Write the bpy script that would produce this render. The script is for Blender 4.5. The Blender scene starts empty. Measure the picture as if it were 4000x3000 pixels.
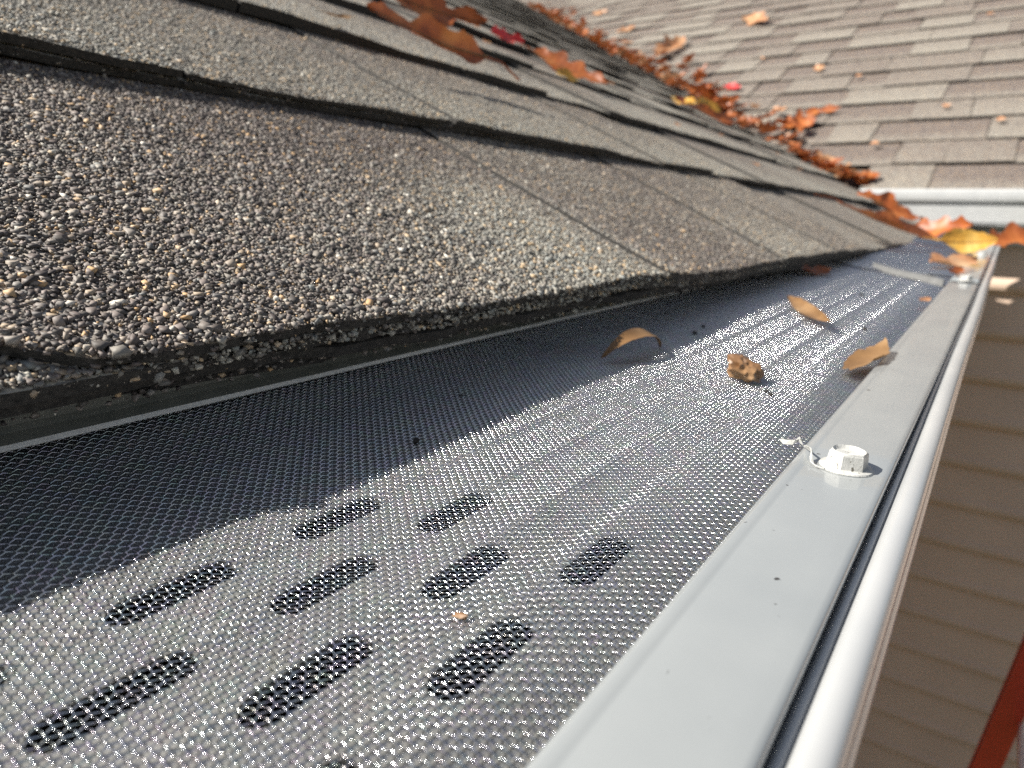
import bpy, math, random
import numpy as np
from mathutils import Vector, Matrix

random.seed(7)
rng = np.random.default_rng(11)
S = bpy.context.scene
COL = S.collection
MM = 0.001

# ------------------------------------------------------------------ camera
cam_d = bpy.data.cameras.new("camera")
cam = bpy.data.objects.new("camera", cam_d)
COL.objects.link(cam)
right = Vector((0.81884989, 0.57382422, 0.01451286))
down = Vector((0.15634255, -0.19863146, -0.96752393))
fwd = Vector((-0.55230595, 0.79452584, -0.25236249))
rot = Matrix((right, -down, -fwd)).transposed()
cam.matrix_world = Matrix.Translation((0, 0, 0.0435)) @ rot.to_4x4()
cam_d.sensor_width = 36.0
cam_d.lens = 24.3
cam_d.clip_start = 0.002
cam_d.clip_end = 400.0
cam_d.dof.use_dof = True
cam_d.dof.focus_distance = 0.112
cam_d.dof.aperture_fstop = 27.0
S.camera = cam

# ------------------------------------------------------------------ light
SUN = Vector((1.0, 0.92, -1.30)).normalized()          # direction the light travels
w = bpy.data.worlds.new("World")
S.world = w
w.use_nodes = True
nt = w.node_tree
sky = nt.nodes.new("ShaderNodeTexSky")
sky.sky_type = 'NISHITA'
sky.sun_disc = False
sky.sun_elevation = math.asin(-SUN.z)
sky.sun_rotation = math.atan2(-SUN.x, -SUN.y)
bg = nt.nodes["Background"]
bg.inputs["Strength"].default_value = 0.058
hs = nt.nodes.new("ShaderNodeHueSaturation")
hs.inputs["Saturation"].default_value = 0.62
nt.links.new(sky.outputs[0], hs.inputs["Color"]); nt.links.new(hs.outputs[0], bg.inputs["Color"])
sd = bpy.data.lights.new("sun", 'SUN')
sd.energy = 5.0
sd.angle = math.radians(0.5)
sd.color = (1.0, 0.95, 0.86)
so = bpy.data.objects.new("sun", sd)
COL.objects.link(so)
so.rotation_euler = SUN.to_track_quat('-Z', 'Y').to_euler()
so.location = (-3, -2, 4)
S.view_settings.view_transform = 'Standard'
S.view_settings.look = 'None'
S.view_settings.gamma = 1.0
S.view_settings.use_curve_mapping = False
S.view_settings.exposure = 0.8
S.cycles.use_denoising = False
S.cycles.max_bounces = 8
S.cycles.sample_clamp_indirect = 6.0

# ------------------------------------------------------------------ helpers
def tag(o, label=None, cat=None, group=None, kind=None):
    if label: o["label"] = label
    if cat: o["category"] = cat
    if group: o["group"] = group
    if kind: o["kind"] = kind
    return o

def empty(name, loc=(0, 0, 0), **k):
    o = bpy.data.objects.new(name, None)
    o.empty_display_size = 0.02
    o.location = [c * MM for c in loc]
    COL.objects.link(o)
    return tag(o, **k)

def link(name, me, mats, parent=None, **k):
    o = bpy.data.objects.new(name, me)
    COL.objects.link(o)
    for m in (mats if isinstance(mats, (list, tuple)) else [mats]):
        if m and m.name not in [x.name for x in me.materials if x]:
            me.materials.append(m)
    if parent:
        o.parent = parent
        o.matrix_parent_inverse = Matrix.Translation(parent.location).inverted()
    return tag(o, **k)

def mesh(name, v, f, smooth=False):
    """v in mm"""
    me = bpy.data.meshes.new(name)
    me.from_pydata((np.asarray(v, dtype=float) * MM).tolist(), [], [list(map(int, q)) for q in f])
    if smooth:
        me.polygons.foreach_set("use_smooth", [True] * len(me.polygons))
    me.update()
    return me

def fast_mesh(name, v, f, smooth=False, attrs=None):
    """v (N,3) mm, f (M,k) all the same k"""
    v = np.asarray(v, dtype=np.float32) * MM
    f = np.asarray(f, dtype=np.int32)
    me = bpy.data.meshes.new(name)
    k = f.shape[1]
    me.vertices.add(len(v)); me.vertices.foreach_set("co", v.ravel())
    me.loops.add(f.size); me.loops.foreach_set("vertex_index", f.ravel())
    me.polygons.add(len(f))
    me.polygons.foreach_set("loop_start", np.arange(0, f.size, k, dtype=np.int32))
    me.polygons.foreach_set("loop_total", np.full(len(f), k, dtype=np.int32))
    if smooth:
        me.polygons.foreach_set("use_smooth", np.ones(len(f), dtype=bool))
    for nm, arr in (attrs or {}).items():
        a = me.attributes.new(nm, 'FLOAT', 'POINT')
        a.data.foreach_set("value", np.asarray(arr, dtype=np.float32))
    me.update(calc_edges=True)
    me.validate()
    return me

def box_vf(x0, x1, y0, y1, z0, z1):
    v = [(x0, y0, z0), (x1, y0, z0), (x1, y1, z0), (x0, y1, z0), (x0, y0, z1), (x1, y0, z1), (x1, y1, z1), (x0, y1, z1)]
    f = [(3, 2, 1, 0), (4, 5, 6, 7), (0, 1, 5, 4), (1, 2, 6, 5), (2, 3, 7, 6), (3, 0, 4, 7)]
    return v, f

def box(name, b, mat, parent=None, **k):
    return link(name, mesh(name, *box_vf(*b)), mat, parent, **k)

def extrude_y(prof, ys, closed=False, wob=None):
    """profile [(x,z)] swept along y; returns v,f"""
    n = len(prof); v = []; f = []
    for y in ys:
        for i, (x, z) in enumerate(prof):
            dx, dz = wob(x, y, z) if wob else (0, 0)
            v.append((x + dx, y, z + dz))
    for j in range(len(ys) - 1):
        for i in range(n if closed else n - 1):
            a = j * n + i; b = j * n + (i + 1) % n
            f.append((a, b, b + n, a + n))
    if closed:
        f.append(tuple(range(n))[::-1]); f.append(tuple(range((len(ys) - 1) * n, len(ys) * n)))
    return v, f

def thicken(prof, t):
    """offset an open polyline to a closed outline of thickness t"""
    p = np.array(prof, float)
    d = np.gradient(p, axis=0); d /= np.linalg.norm(d, axis=1)[:, None]
    nrm = np.stack([d[:, 1], -d[:, 0]], 1)
    return [tuple(q) for q in p] + [tuple(q) for q in (p + nrm * t)[::-1]]

def tube(pts, rad, sides=6, cap=True):
    pts = np.asarray(pts, float); n = len(pts)
    rad = np.broadcast_to(np.asarray(rad, float), (n,))
    d = np.gradient(pts, axis=0); d /= np.linalg.norm(d, axis=1)[:, None]
    up = np.array([0, 0, 1.0]) if abs(d[:, 2]).mean() < .9 else np.array([1.0, 0, 0])
    a = np.cross(d, up); a /= np.linalg.norm(a, axis=1)[:, None]
    b = np.cross(a, d)
    v = []; f = []
    for i in range(n):
        for s in range(sides):
            t = 2 * math.pi * s / sides
            v.append(pts[i] + rad[i] * (a[i] * math.cos(t) + b[i] * math.sin(t)))
    for i in range(n - 1):
        for s in range(sides):
            q = i * sides
            f.append((q + s, q + (s + 1) % sides, q + sides + (s + 1) % sides, q + sides + s))
    if cap:
        f.append(tuple(range(sides))); f.append(tuple(range((n - 1) * sides, n * sides))[::-1])
    return v, f

# ------------------------------------------------------------------ materials
def new_mat(name):
    m = bpy.data.materials.new(name); m.use_nodes = True
    t = m.node_tree
    return m, t, t.nodes["Principled BSDF"]

def N(t, typ, **kw):
    n = t.nodes.new(typ)
    for k, v in kw.items():
        setattr(n, k, v)
    return n

def noise_mat(name, c0, c1, scale, rough=0.5, metallic=0.0, bump=0.0, bscale=None, coat=0.0, spec=0.5, detail=4):
    m, t, p = new_mat(name)
    g = N(t, "ShaderNodeNewGeometry")
    nz = N(t, "ShaderNodeTexNoise"); nz.inputs["Scale"].default_value = scale; nz.inputs["Detail"].default_value = detail
    t.links.new(g.outputs["Position"], nz.inputs["Vector"])
    r = N(t, "ShaderNodeValToRGB")
    r.color_ramp.elements[0].position = .3; r.color_ramp.elements[1].position = .7
    r.color_ramp.elements[0].color = (*c0, 1); r.color_ramp.elements[1].color = (*c1, 1)
    t.links.new(nz.outputs["Fac"], r.inputs[0]); t.links.new(r.outputs[0], p.inputs["Base Color"])
    p.inputs["Roughness"].default_value = rough; p.inputs["Metallic"].default_value = metallic
    p.inputs["Coat Weight"].default_value = coat; p.inputs["Coat Roughness"].default_value = 0.06
    p.inputs["Specular IOR Level"].default_value = spec
    if bump:
        n2 = N(t, "ShaderNodeTexNoise"); n2.inputs["Scale"].default_value = bscale or scale * 4; n2.inputs["Detail"].default_value = 3
        t.links.new(g.outputs["Position"], n2.inputs["Vector"])
        b = N(t, "ShaderNodeBump"); b.inputs["Strength"].default_value = bump; b.inputs["Distance"].default_value = 0.0003
        t.links.new(n2.outputs["Fac"], b.inputs["Height"]); t.links.new(b.outputs[0], p.inputs["Normal"])
    return m

DARK = [(.0, (.058, .047, .044)), (.26, (.132, .107, .098)), (.55, (.225, .186, .168)), (.78, (.150, .138, .133)), (.88, (.33, .275, .225)), (.945, (.52, .34, .18)), (.988, (.62, .57, .50))]
LIGHT = [(.0, (.18, .168, .15)), (.20, (.305, .29, .25)), (.45, (.40, .38, .325)), (.66, (.28, .288, .27)), (.82, (.53, .39, .24)), (.91, (.52, .50, .44)), (.98, (.66, .64, .58))]

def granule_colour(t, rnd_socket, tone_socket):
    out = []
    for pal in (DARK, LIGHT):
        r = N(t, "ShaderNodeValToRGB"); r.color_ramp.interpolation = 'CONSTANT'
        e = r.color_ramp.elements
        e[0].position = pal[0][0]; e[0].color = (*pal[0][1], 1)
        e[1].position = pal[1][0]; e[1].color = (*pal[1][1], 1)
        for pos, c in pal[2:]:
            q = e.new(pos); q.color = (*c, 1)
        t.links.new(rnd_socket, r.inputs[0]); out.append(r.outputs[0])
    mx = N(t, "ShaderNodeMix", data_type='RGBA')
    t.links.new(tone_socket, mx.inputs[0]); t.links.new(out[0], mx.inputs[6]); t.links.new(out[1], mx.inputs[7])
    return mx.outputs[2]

def shingle_material():
    m, t, p = new_mat("granule_shingle")
    g = N(t, "ShaderNodeNewGeometry")
    vo = N(t, "ShaderNodeTexVoronoi"); vo.inputs["Scale"].default_value = 760
    t.links.new(g.outputs["Position"], vo.inputs["Vector"])
    sep = N(t, "ShaderNodeSeparateColor"); t.links.new(vo.outputs["Color"], sep.inputs[0])
    at = N(t, "ShaderNodeAttribute", attribute_name="tone")
    nz = N(t, "ShaderNodeTexNoise"); nz.inputs["Scale"].default_value = 60; nz.inputs["Detail"].default_value = 5
    t.links.new(g.outputs["Position"], nz.inputs["Vector"])
    ad = N(t, "ShaderNodeMath", operation='MULTIPLY_ADD', use_clamp=True)
    t.links.new(nz.outputs["Fac"], ad.inputs[0]); ad.inputs[1].default_value = 0.9
    sub = N(t, "ShaderNodeMath", operation='SUBTRACT'); t.links.new(at.outputs["Fac"], sub.inputs[0]); sub.inputs[1].default_value = .45
    t.links.new(sub.outputs[0], ad.inputs[2])
    c = granule_colour(t, sep.outputs[0], ad.outputs[0])
    t.links.new(c, p.inputs["Base Color"])
    p.inputs["Roughness"].default_value = .8; p.inputs["Specular IOR Level"].default_value = .3
    b = N(t, "ShaderNodeBump", invert=True); b.inputs["Strength"].default_value = 1.0; b.inputs["Distance"].default_value = .0009
    t.links.new(vo.outputs["Distance"], b.inputs["Height"]); t.links.new(b.outputs[0], p.inputs["Normal"])
    return m

def granule_material():
    m, t, p = new_mat("mineral_granule")
    at = N(t, "ShaderNodeAttribute", attribute_name="tone")
    rn = N(t, "ShaderNodeAttribute", attribute_name="rnd")
    c = granule_colour(t, rn.outputs["Fac"], at.outputs["Fac"])
    g = N(t, "ShaderNodeNewGeometry")
    nz = N(t, "ShaderNodeTexNoise"); nz.inputs["Scale"].default_value = 4000; nz.inputs["Detail"].default_value = 2
    t.links.new(g.outputs["Position"], nz.inputs["Vector"])
    mr = N(t, "ShaderNodeMapRange"); mr.inputs[3].default_value = .6; mr.inputs[4].default_value = 1.4
    t.links.new(nz.outputs["Fac"], mr.inputs[0])
    mul = N(t, "ShaderNodeMix", data_type='RGBA', blend_type='MULTIPLY'); mul.inputs[0].default_value = 1
    t.links.new(c, mul.inputs[6]); t.links.new(mr.outputs[0], mul.inputs[7])
    t.links.new(mul.outputs[2], p.inputs["Base Color"])
    p.inputs["Roughness"].default_value = .62; p.inputs["Specular IOR Level"].default_value = .4
    return m

M_SH = shingle_material()
M_GR = granule_material()
M_ASPH = noise_mat("asphalt_edge", (.012, .011, .010), (.05, .045, .04), 900, rough=.75, bump=.8, bscale=1600)
M_FLANGE = noise_mat("grey_white_coil", (.285, .303, .310), (.315, .332, .336), 60, rough=.28, coat=.6, bump=.03, bscale=500)
def specks(m, scale, thr, dark):
    """small dark grime spots over a painted surface"""
    t = m.node_tree; p = t.nodes["Principled BSDF"]
    g = N(t, "ShaderNodeNewGeometry")
    nz = N(t, "ShaderNodeTexNoise"); nz.inputs["Scale"].default_value = scale; nz.inputs["Detail"].default_value = 2
    t.links.new(g.outputs["Position"], nz.inputs["Vector"])
    mr = N(t, "ShaderNodeMapRange"); mr.inputs[1].default_value = thr; mr.inputs[2].default_value = thr + .03
    t.links.new(nz.outputs["Fac"], mr.inputs[0])
    mx = N(t, "ShaderNodeMix", data_type='RGBA'); mx.inputs[7].default_value = (*dark, 1)
    src = p.inputs["Base Color"].links[0].from_socket
    t.links.new(mr.outputs[0], mx.inputs[0]); t.links.new(src, mx.inputs[6]); t.links.new(mx.outputs[2], p.inputs["Base Color"])
specks(M_FLANGE, 520, .735, (.05, .045, .04))
M_WHITE = noise_mat("white_enamel", (.42, .43, .435), (.48, .485, .485), 40, rough=.3, coat=.4, bump=.03, bscale=300)
M_SCREW = noise_mat("white_screw_paint", (.42, .42, .40), (.56, .56, .54), 500, rough=.4, bump=.25, bscale=2500)
specks(M_SCREW, 1300, .66, (.14, .13, .11))
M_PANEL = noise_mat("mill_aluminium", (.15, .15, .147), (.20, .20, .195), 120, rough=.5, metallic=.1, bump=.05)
M_WIRE, _t, _p = new_mat("stainless_wire")
_g = N(_t, "ShaderNodeNewGeometry")
_v = N(_t, "ShaderNodeTexVoronoi"); _v.inputs["Scale"].default_value = 700
_t.links.new(_g.outputs["Position"], _v.inputs["Vector"])
_m = N(_t, "ShaderNodeMix", data_type='RGBA'); _m.inputs[0].default_value = .12  # slight tint per cell, painted in for the pastel glints on the wires
_m.inputs[6].default_value = (.82, .82, .83, 1)
_t.links.new(_v.outputs["Color"], _m.inputs[7]); _t.links.new(_m.outputs[2], _p.inputs["Base Color"])
_p.inputs["Metallic"].default_value = 1.0; _p.inputs["Roughness"].default_value = .125
M_DRIP = noise_mat("drip_metal", (.11, .113, .098), (.15, .15, .13), 200, rough=.4)
M_LIP = noise_mat("lit_lip_white", (.72, .69, .65), (.86, .84, .8), 700, rough=.4)  # near-white colour stands in for the light the drip lip catches
M_SIDING = noise_mat("beige_vinyl", (.60, .45, .35), (.66, .50, .39), 9, rough=.5, bump=.1, bscale=200)
M_WOOD = noise_mat("dark_deck", (.10, .07, .05), (.16, .11, .08), 30, rough=.8)
M_GROUND = noise_mat("lawn_ground", (.05, .07, .025), (.11, .10, .05), 6, rough=.9, bump=.3, bscale=60)
M_RED = noise_mat("red_fibreglass", (.50, .050, .018), (.58, .06, .022), 30, rough=.35)
M_ALU = noise_mat("ladder_aluminium", (.62, .62, .6), (.72, .72, .7), 50, rough=.35, metallic=.8)
M_TROUGH_SHADE = noise_mat("trough_shade", (.03, .028, .025), (.06, .055, .045), 50, rough=.8)  # near-black colour painted for the shade inside the gutter
M_CRUMB = noise_mat("dark_crumb", (.01, .009, .008), (.03, .025, .02), 2000, rough=.8)

def leaf_mat(name, c0, c1, c2, trans=.14):
    m, t, p = new_mat(name)
    tc = N(t, "ShaderNodeTexCoord")
    nz = N(t, "ShaderNodeTexNoise"); nz.inputs["Scale"].default_value = 45; nz.inputs["Detail"].default_value = 6
    t.links.new(tc.outputs["Object"], nz.inputs["Vector"])
    r = N(t, "ShaderNodeValToRGB")
    r.color_ramp.elements[0].position = .32; r.color_ramp.elements[0].color = (*c0, 1)
    r.color_ramp.elements[1].position = .7; r.color_ramp.elements[1].color = (*c2, 1)
    e = r.color_ramp.elements.new(.5); e.color = (*c1, 1)
    t.links.new(nz.outputs["Fac"], r.inputs[0]); t.links.new(r.outputs[0], p.inputs["Base Color"])
    wv = N(t, "ShaderNodeTexWave"); wv.inputs["Scale"].default_value = 35; wv.inputs["Distortion"].default_value = 2.5
    t.links.new(tc.outputs["Object"], wv.inputs["Vector"])
    b = N(t, "ShaderNodeBump"); b.inputs["Strength"].default_value = .18; b.inputs["Distance"].default_value = .0006
    t.links.new(wv.outputs["Fac"], b.inputs["Height"]); t.links.new(b.outputs[0], p.inputs["Normal"])
    p.inputs["Roughness"].default_value = .45
    tr = N(t, "ShaderNodeBsdfTranslucent"); t.links.new(r.outputs[0], tr.inputs["Color"])
    mx = N(t, "ShaderNodeMixShader"); mx.inputs[0].default_value = trans
    t.links.new(p.outputs[0], mx.inputs[1]); t.links.new(tr.outputs[0], mx.inputs[2])
    t.links.new(mx.outputs[0], t.nodes["Material Output"].inputs["Surface"])
    return m

L_OR = leaf_mat("leaf_orange", (.20, .050, .016), (.37, .098, .024), (.50, .18, .05))
L_BR = leaf_mat("leaf_brown", (.17, .05, .018), (.32, .088, .024), (.42, .14, .04))
L_YE = leaf_mat("leaf_yellow", (.46, .22, .035), (.60, .33, .055), (.68, .46, .14))
L_RD = leaf_mat("leaf_red", (.42, .02, .025), (.58, .035, .04), (.62, .10, .08))
L_TAN = leaf_mat("leaf_tan", (.16, .085, .036), (.27, .150, .064), (.38, .235, .115))
L_PK = leaf_mat("leaf_pale", (.42, .18, .08), (.52, .27, .14), (.58, .38, .22))

# ------------------------------------------------------------------ main roof frame (mm)
RO = np.array([-99.45, 0, 23.663])
RA = np.array([0.00187962, 0.99979884, -0.01996867])
RU = np.array([-0.89440587, 0.01061188, 0.44713033])
RN = np.array([0.44725229, 0.01701966, 0.8942459])
WO = np.array([0, 1880.0, 91.0])
WA = np.array([1.0, 0, 0]); WU = np.array([0, .894427, .447214]); WN = np.array([0, -.447214, .894427])
EXP = 143.0

def rp(u, v, n): return RO + np.multiply.outer(u, RA) + np.multiply.outer(v, RU) + np.multiply.outer(n, RN)
def wp(u, v, n): return WO + np.multiply.outer(u, WA) + np.multiply.outer(v, WU) + np.multiply.outer(n, WN)

def valley_y(x):
    return (RO[2] - RN[0] * (x - RO[0]) / RN[2] - 91 + .5 * 1880) / (.5 + RN[1] / RN[2])
def valley_u_main(v):
    # point RO+u RA+v RU lies on the wing plane
    k0 = WN @ (RO + v * RU - WO); return -k0 / (WN @ RA)
def valley_u_wing(v):
    k0 = RN @ (WO + v * WU - RO); return -k0 / (RN @ WA)

def wave(u, k):
    return 0.7 * math.sin(u / 61. + k * 2.1) + 0.45 * math.sin(u / 27. + k * 4.7) + .25 * math.sin(u / 11. + k)

def curl_main(u, k):
    c = wave(u, k)
    if k == 0:
        c += 2.3 * math.exp(-((u - 222) / 45.) ** 2) - 1.2 * math.exp(-((u - 20) / 40.) ** 2)
    return c

def slab(P, u0, u1, v0, top, bot, nseg, k, sk0=0.0, sk1=0.0, tone=(.3, .5), vlen=152., curl=None, rag=0.8, drop=6.6, voff=None):
    """one shingle piece; top/bot heights above the roof plane at the butt edge, sk = slant of its side cuts"""
    us = np.linspace(0, 1, nseg + 1); V = []; F = []; T = []; MI = []
    r_ = random.Random(int(u0 * 13 + v0 * 7))
    fr = [0., .03, .35, .7, 1.]
    m = len(fr)
    for s in us:
        ue = u0 + (u1 - u0) * s
        c = curl(ue, k) if curl else 0
        dv = (r_.random() - .5) * 2 * rag + (voff(ue) if voff else 0)
        for q in fr:
            du = (sk0 * (1 - s) + sk1 * s) * q
            v = v0 + vlen * q + dv * (1 - q)
            n = top - drop * vlen / EXP * q + c * (1 - q) ** 2 - (.5 if q == 0 else 0)
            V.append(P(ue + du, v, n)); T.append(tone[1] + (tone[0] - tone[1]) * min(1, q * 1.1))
        for q in (0., 1.):
            du = (sk0 * (1 - s) + sk1 * s) * q
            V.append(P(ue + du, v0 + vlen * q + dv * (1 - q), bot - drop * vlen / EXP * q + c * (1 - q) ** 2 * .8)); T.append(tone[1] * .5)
    w_ = m + 2
    for i in range(nseg):
        a = i * w_; b = a + w_
        for j in range(m - 1):
            F.append((a + j, b + j, b + j + 1, a + j + 1)); MI.append(1 if j == 0 and False else 0)
        F.append((a + m, b + m, b, a))                       # butt edge
        F.append((a + m + 1, b + m + 1, b + m, a + m))        # underside
        MI += [1, 1]
    e = nseg * w_
    F.append(tuple([0, 1, 2, 3, 4, m + 1, m])); F.append(tuple([e + m, e + m + 1, e + 4, e + 3, e + 2, e + 1, e]))
    MI += [1, 1]
    slab.mi = MI
    return V, F, T

def two_mats(me, MI):
    me.materials.append(M_SH); me.materials.append(M_ASPH)
    me.polygons.foreach_set('material_index', MI)

def add_tone(me, T):
    a = me.attributes.new("tone", 'FLOAT', 'POINT'); a.data.foreach_set("value", np.asarray(T, dtype=np.float32))

main_roof = empty("shingle_roof", RO, label="weathered grey-brown asphalt shingle roof slope beside the mesh-covered gutter, in the foreground", cat="roof")
wing_roof = empty("shingle_roof", WO, label="lighter grey shingle roof slope facing the camera behind the leaf-filled valley", cat="roof")

# hand-placed cuts of the two nearest courses (u in mm, height class), the rest random
TABS = {
    0: [(-260, -120, 1, .30), (-120, 239, .72, .12), (239, 401, 1.02, .24), (401, 546, 1.3, .42), (546, 690, 1.5, .34), (690, 860, .3, .5), (860, 1010, 1, .4), (1010, 1180, 1, .5)],
    1: [(-260, -60, 1, .4), (-60, 137, 1, .5), (137, 273, .75, .35), (273, 454, 1.05, .5), (454, 525, .85, .4), (525, 640, 1.2, .5), (640, 800, .3, .6), (800, 960, 1, .4)],
}
SK = {(0, 239): 14., (0, 401): 20., (0, 546): 24., (1, 273): 9.}
def butt0(u):
    """the front edge of the first course steps back at its near end"""
    return 8.0 * min(1, max(0, (46 - u) / 14.))
tabs_geo = {0: [], 1: [], 2: []}
specs = []          # (distance, name, builder args)
r1 = random.Random(3)
for k in range(32):
    v0 = k * EXP
    uend = min(valley_u_main(v0 + 75) + 50, 6200)
    if v0 < 230: uend = 1850
    u = -260 - r1.random() * 60
    row = list(TABS.get(k, []))
    if row: u = row[-1][1]
    hi = 1
    while u < uend:
        wd = r1.choice([95, 120, 140, 165, 190, 230]) * (1 if k < 8 else 1.3)
        row.append((u, min(u + wd, uend), hi, r1.choice([.12, .25, .4, .55, .7, .85])))
        u += wd; hi = 0 if (hi and r1.random() < .62) else 1
    for (a, b, hgt, tn) in row:
        if b - a < 8: continue
        specs.append((k, a, b, v0, hgt, tn))
if True:
    for k in (0, 1, 2): tabs_geo[k] = [s for s in specs if s[0] == k]

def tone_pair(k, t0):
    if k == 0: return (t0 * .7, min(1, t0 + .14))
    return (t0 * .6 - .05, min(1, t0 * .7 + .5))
for k in (0, 1):        # the lower lamina of the two nearest courses shows as a second edge below the tabs
    V, F, T = slab(rp, -280, 1850, k * EXP + .7, -3.5, -6.45, 330, k, tone=(.2, .6), curl=curl_main, rag=.9)
    me = mesh("shingle_lamina", V, F); add_tone(me, T); two_mats(me, slab.mi)
    link("shingle_lamina", me, [], main_roof)

CAMP = np.array([0, 0, 43.5])
def sdist(s): return np.linalg.norm(rp((s[1] + s[2]) / 2, s[3] + 70, 0) - CAMP)
specs.sort(key=sdist)
FV, FF, FT, FM = [], [], [], []
for i, (k, a, b, v0, hgt, tn) in enumerate(specs):
    near = k < 5 and a < 1500
    nseg = max(2, int((b - a) / (4.5 if k == 0 and a < 600 else 10))) if near else 2
    top = -3.3 * (1 - hgt)
    tones = tone_pair(k, tn)
    gap = 1.1 if near else .4
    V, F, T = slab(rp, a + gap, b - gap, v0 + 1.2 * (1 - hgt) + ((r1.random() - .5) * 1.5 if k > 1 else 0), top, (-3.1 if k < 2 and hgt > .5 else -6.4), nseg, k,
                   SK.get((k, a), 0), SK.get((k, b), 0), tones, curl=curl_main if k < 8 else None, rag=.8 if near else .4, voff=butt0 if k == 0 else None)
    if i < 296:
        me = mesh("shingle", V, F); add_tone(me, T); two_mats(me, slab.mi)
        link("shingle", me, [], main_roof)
    else:
        o = len(FV); FV += list(V); FT += T; FM += slab.mi; FF += [tuple(q + o for q in f) for f in F]
me = mesh("upper_shingles", FV, FF); add_tone(me, FT); two_mats(me, FM)
link("upper_shingles", me, [], main_roof, kind="stuff")

# starter strip, drip edge, deck, fascia
for (v_, t_, b_, rg) in ((1.5, -6.6, -9.4, 1.2), (4.5, -9.7, -12.4, 1.6)):
    V, F, T = slab(rp, -260, 1850, v_, t_, b_, 260, 0, tone=(.0, .1), vlen=120, curl=lambda u, k: curl_main(u, 0) * .2, rag=rg)
    me = mesh("starter_strip", V, F); link("starter_strip", me, M_ASPH, main_roof)
dp = [(-190, 0), (-118.2, 0), (-117.4, -1.0), (-117.4, -10.5), (-117.1, -11.3), (-115.6, -12.6), (-115.2, -12.4), (-116.5, -10.8), (-116.6, -1)]
def drip_profile(y):
    zt = 23.663 + .5 * (117.4 - 99.45) - .01997 * y - 15.2
    return zt
ys = np.linspace(-260, 1790, 60)
V = []; F = []
dprof = [(-195, 34.5), (-118.6, 0), (-117.6, -.9), (-117.5, -10.6), (-116.9, -11.6), (-115.5, -12.7), (-115.2, -12.35), (-116.4, -11.0), (-116.9, -10.0), (-117.0, -.2), (-195, 35.2)]
for y in ys:
    zt = drip_profile(y)
    zb = 8.2 - (0.004 * y)
    for i, (x, z) in enumerate(dprof):
        zz = zt + z if i in (0, 1, 2, 9, 10) else zb + 12.5 + z
        V.append((x + .15 * math.sin(y / 37.), y, zz))
n_ = len(dprof)
for j in range(len(ys) - 1):
    for i in range(n_ - 1):
        a = j * n_ + i; F.append((a, a + 1, a + 1 + n_, a + n_))
link("drip_edge", mesh("drip_edge", V, F), M_DRIP, main_roof)
V = []
for (u, v) in ((-260, 20), (1880, 20), (6300, 4500), (-260, 4500)):
    V.append(rp(u, v, -20))
for (u, v) in ((-260, 20), (1880, 20), (6300, 4500), (-260, 4500)):
    V.append(rp(u, v, -36))
link("roof_deck", mesh("roof_deck", V, [(0, 1, 2, 3), (7, 6, 5, 4), (0, 4, 5, 1), (1, 5, 6, 2), (2, 6, 7, 3), (3, 7, 4, 0)]), M_WOOD, main_roof)
V = []; F = []
for y in ys:
    zb = 8.2 - .004 * y; x0 = .15 * math.sin(y / 37.)
    j_ = .12 * math.sin(y / 3.1) * math.sin(y / 11.)
    V += [(-116.6 + x0, y, zb + 1.3), (-115.2 + x0 + j_ * .5, y, zb + .1), (-114.7 + x0 + j_, y, zb - .55), (-115.0 + x0, y, zb - .75)]
for j in range(len(ys) - 1):
    for i in range(3):
        a = j * 4 + i; F.append((a, a + 1, a + 5, a + 4))
link("drip_lip", mesh("drip_lip", V, F), M_LIP, main_roof)  # extra strip along the lip, its brightness painted into the colour
box("fascia_board", (-150, -129.2, -260, 1820, -140, 2), M_WHITE, main_roof)

# ------------------------------------------------------------------ loose mineral granules (near courses)
def icos():
    t = (1 + 5 ** .5) / 2
    v = np.array([(-1, t, 0), (1, t, 0), (-1, -t, 0), (1, -t, 0), (0, -1, t), (0, 1, t), (0, -1, -t), (0, 1, -t), (t, 0, -1), (t, 0, 1), (-t, 0, -1), (-t, 0, 1)], float)
    v /= np.linalg.norm(v[0])
    f = np.array([(0, 11, 5), (0, 5, 1), (0, 1, 7), (0, 7, 10), (0, 10, 11), (1, 5, 9), (5, 11, 4), (11, 10, 2), (10, 7, 6), (7, 1, 8), (3, 9, 4), (3, 4, 2), (3, 2, 6), (3, 6, 8), (3, 8, 9), (4, 9, 5), (2, 4, 11), (6, 2, 10), (8, 6, 7), (9, 8, 1)])
    return v, f

def surf_n(k, u, v):
    """height and tone of the shingle surface of course k at u,v arrays"""
    n = np.full_like(u, -3.3); tn = np.full_like(u, .3)
    for (kk, a, b, v0, hgt, t0) in tabs_geo[k]:
        q = np.clip((v - v0) / 152., 0, 1)
        s = (u - a) / (b - a)
        sk = SK.get((k, a), 0) * (1 - s) + SK.get((k, b), 0) * s
        m_ = (u - sk * q >= a) & (u - sk * q < b)
        c = np.array([curl_main(x, k) for x in u[m_]]) if m_.any() else 0
        n[m_] = -3.3 * (1 - hgt) - 6.6 * 152 / EXP * q[m_] + c * (1 - q[m_]) ** 2
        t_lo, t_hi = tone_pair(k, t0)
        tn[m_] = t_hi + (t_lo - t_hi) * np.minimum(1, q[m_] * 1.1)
    return n, tn

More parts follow.
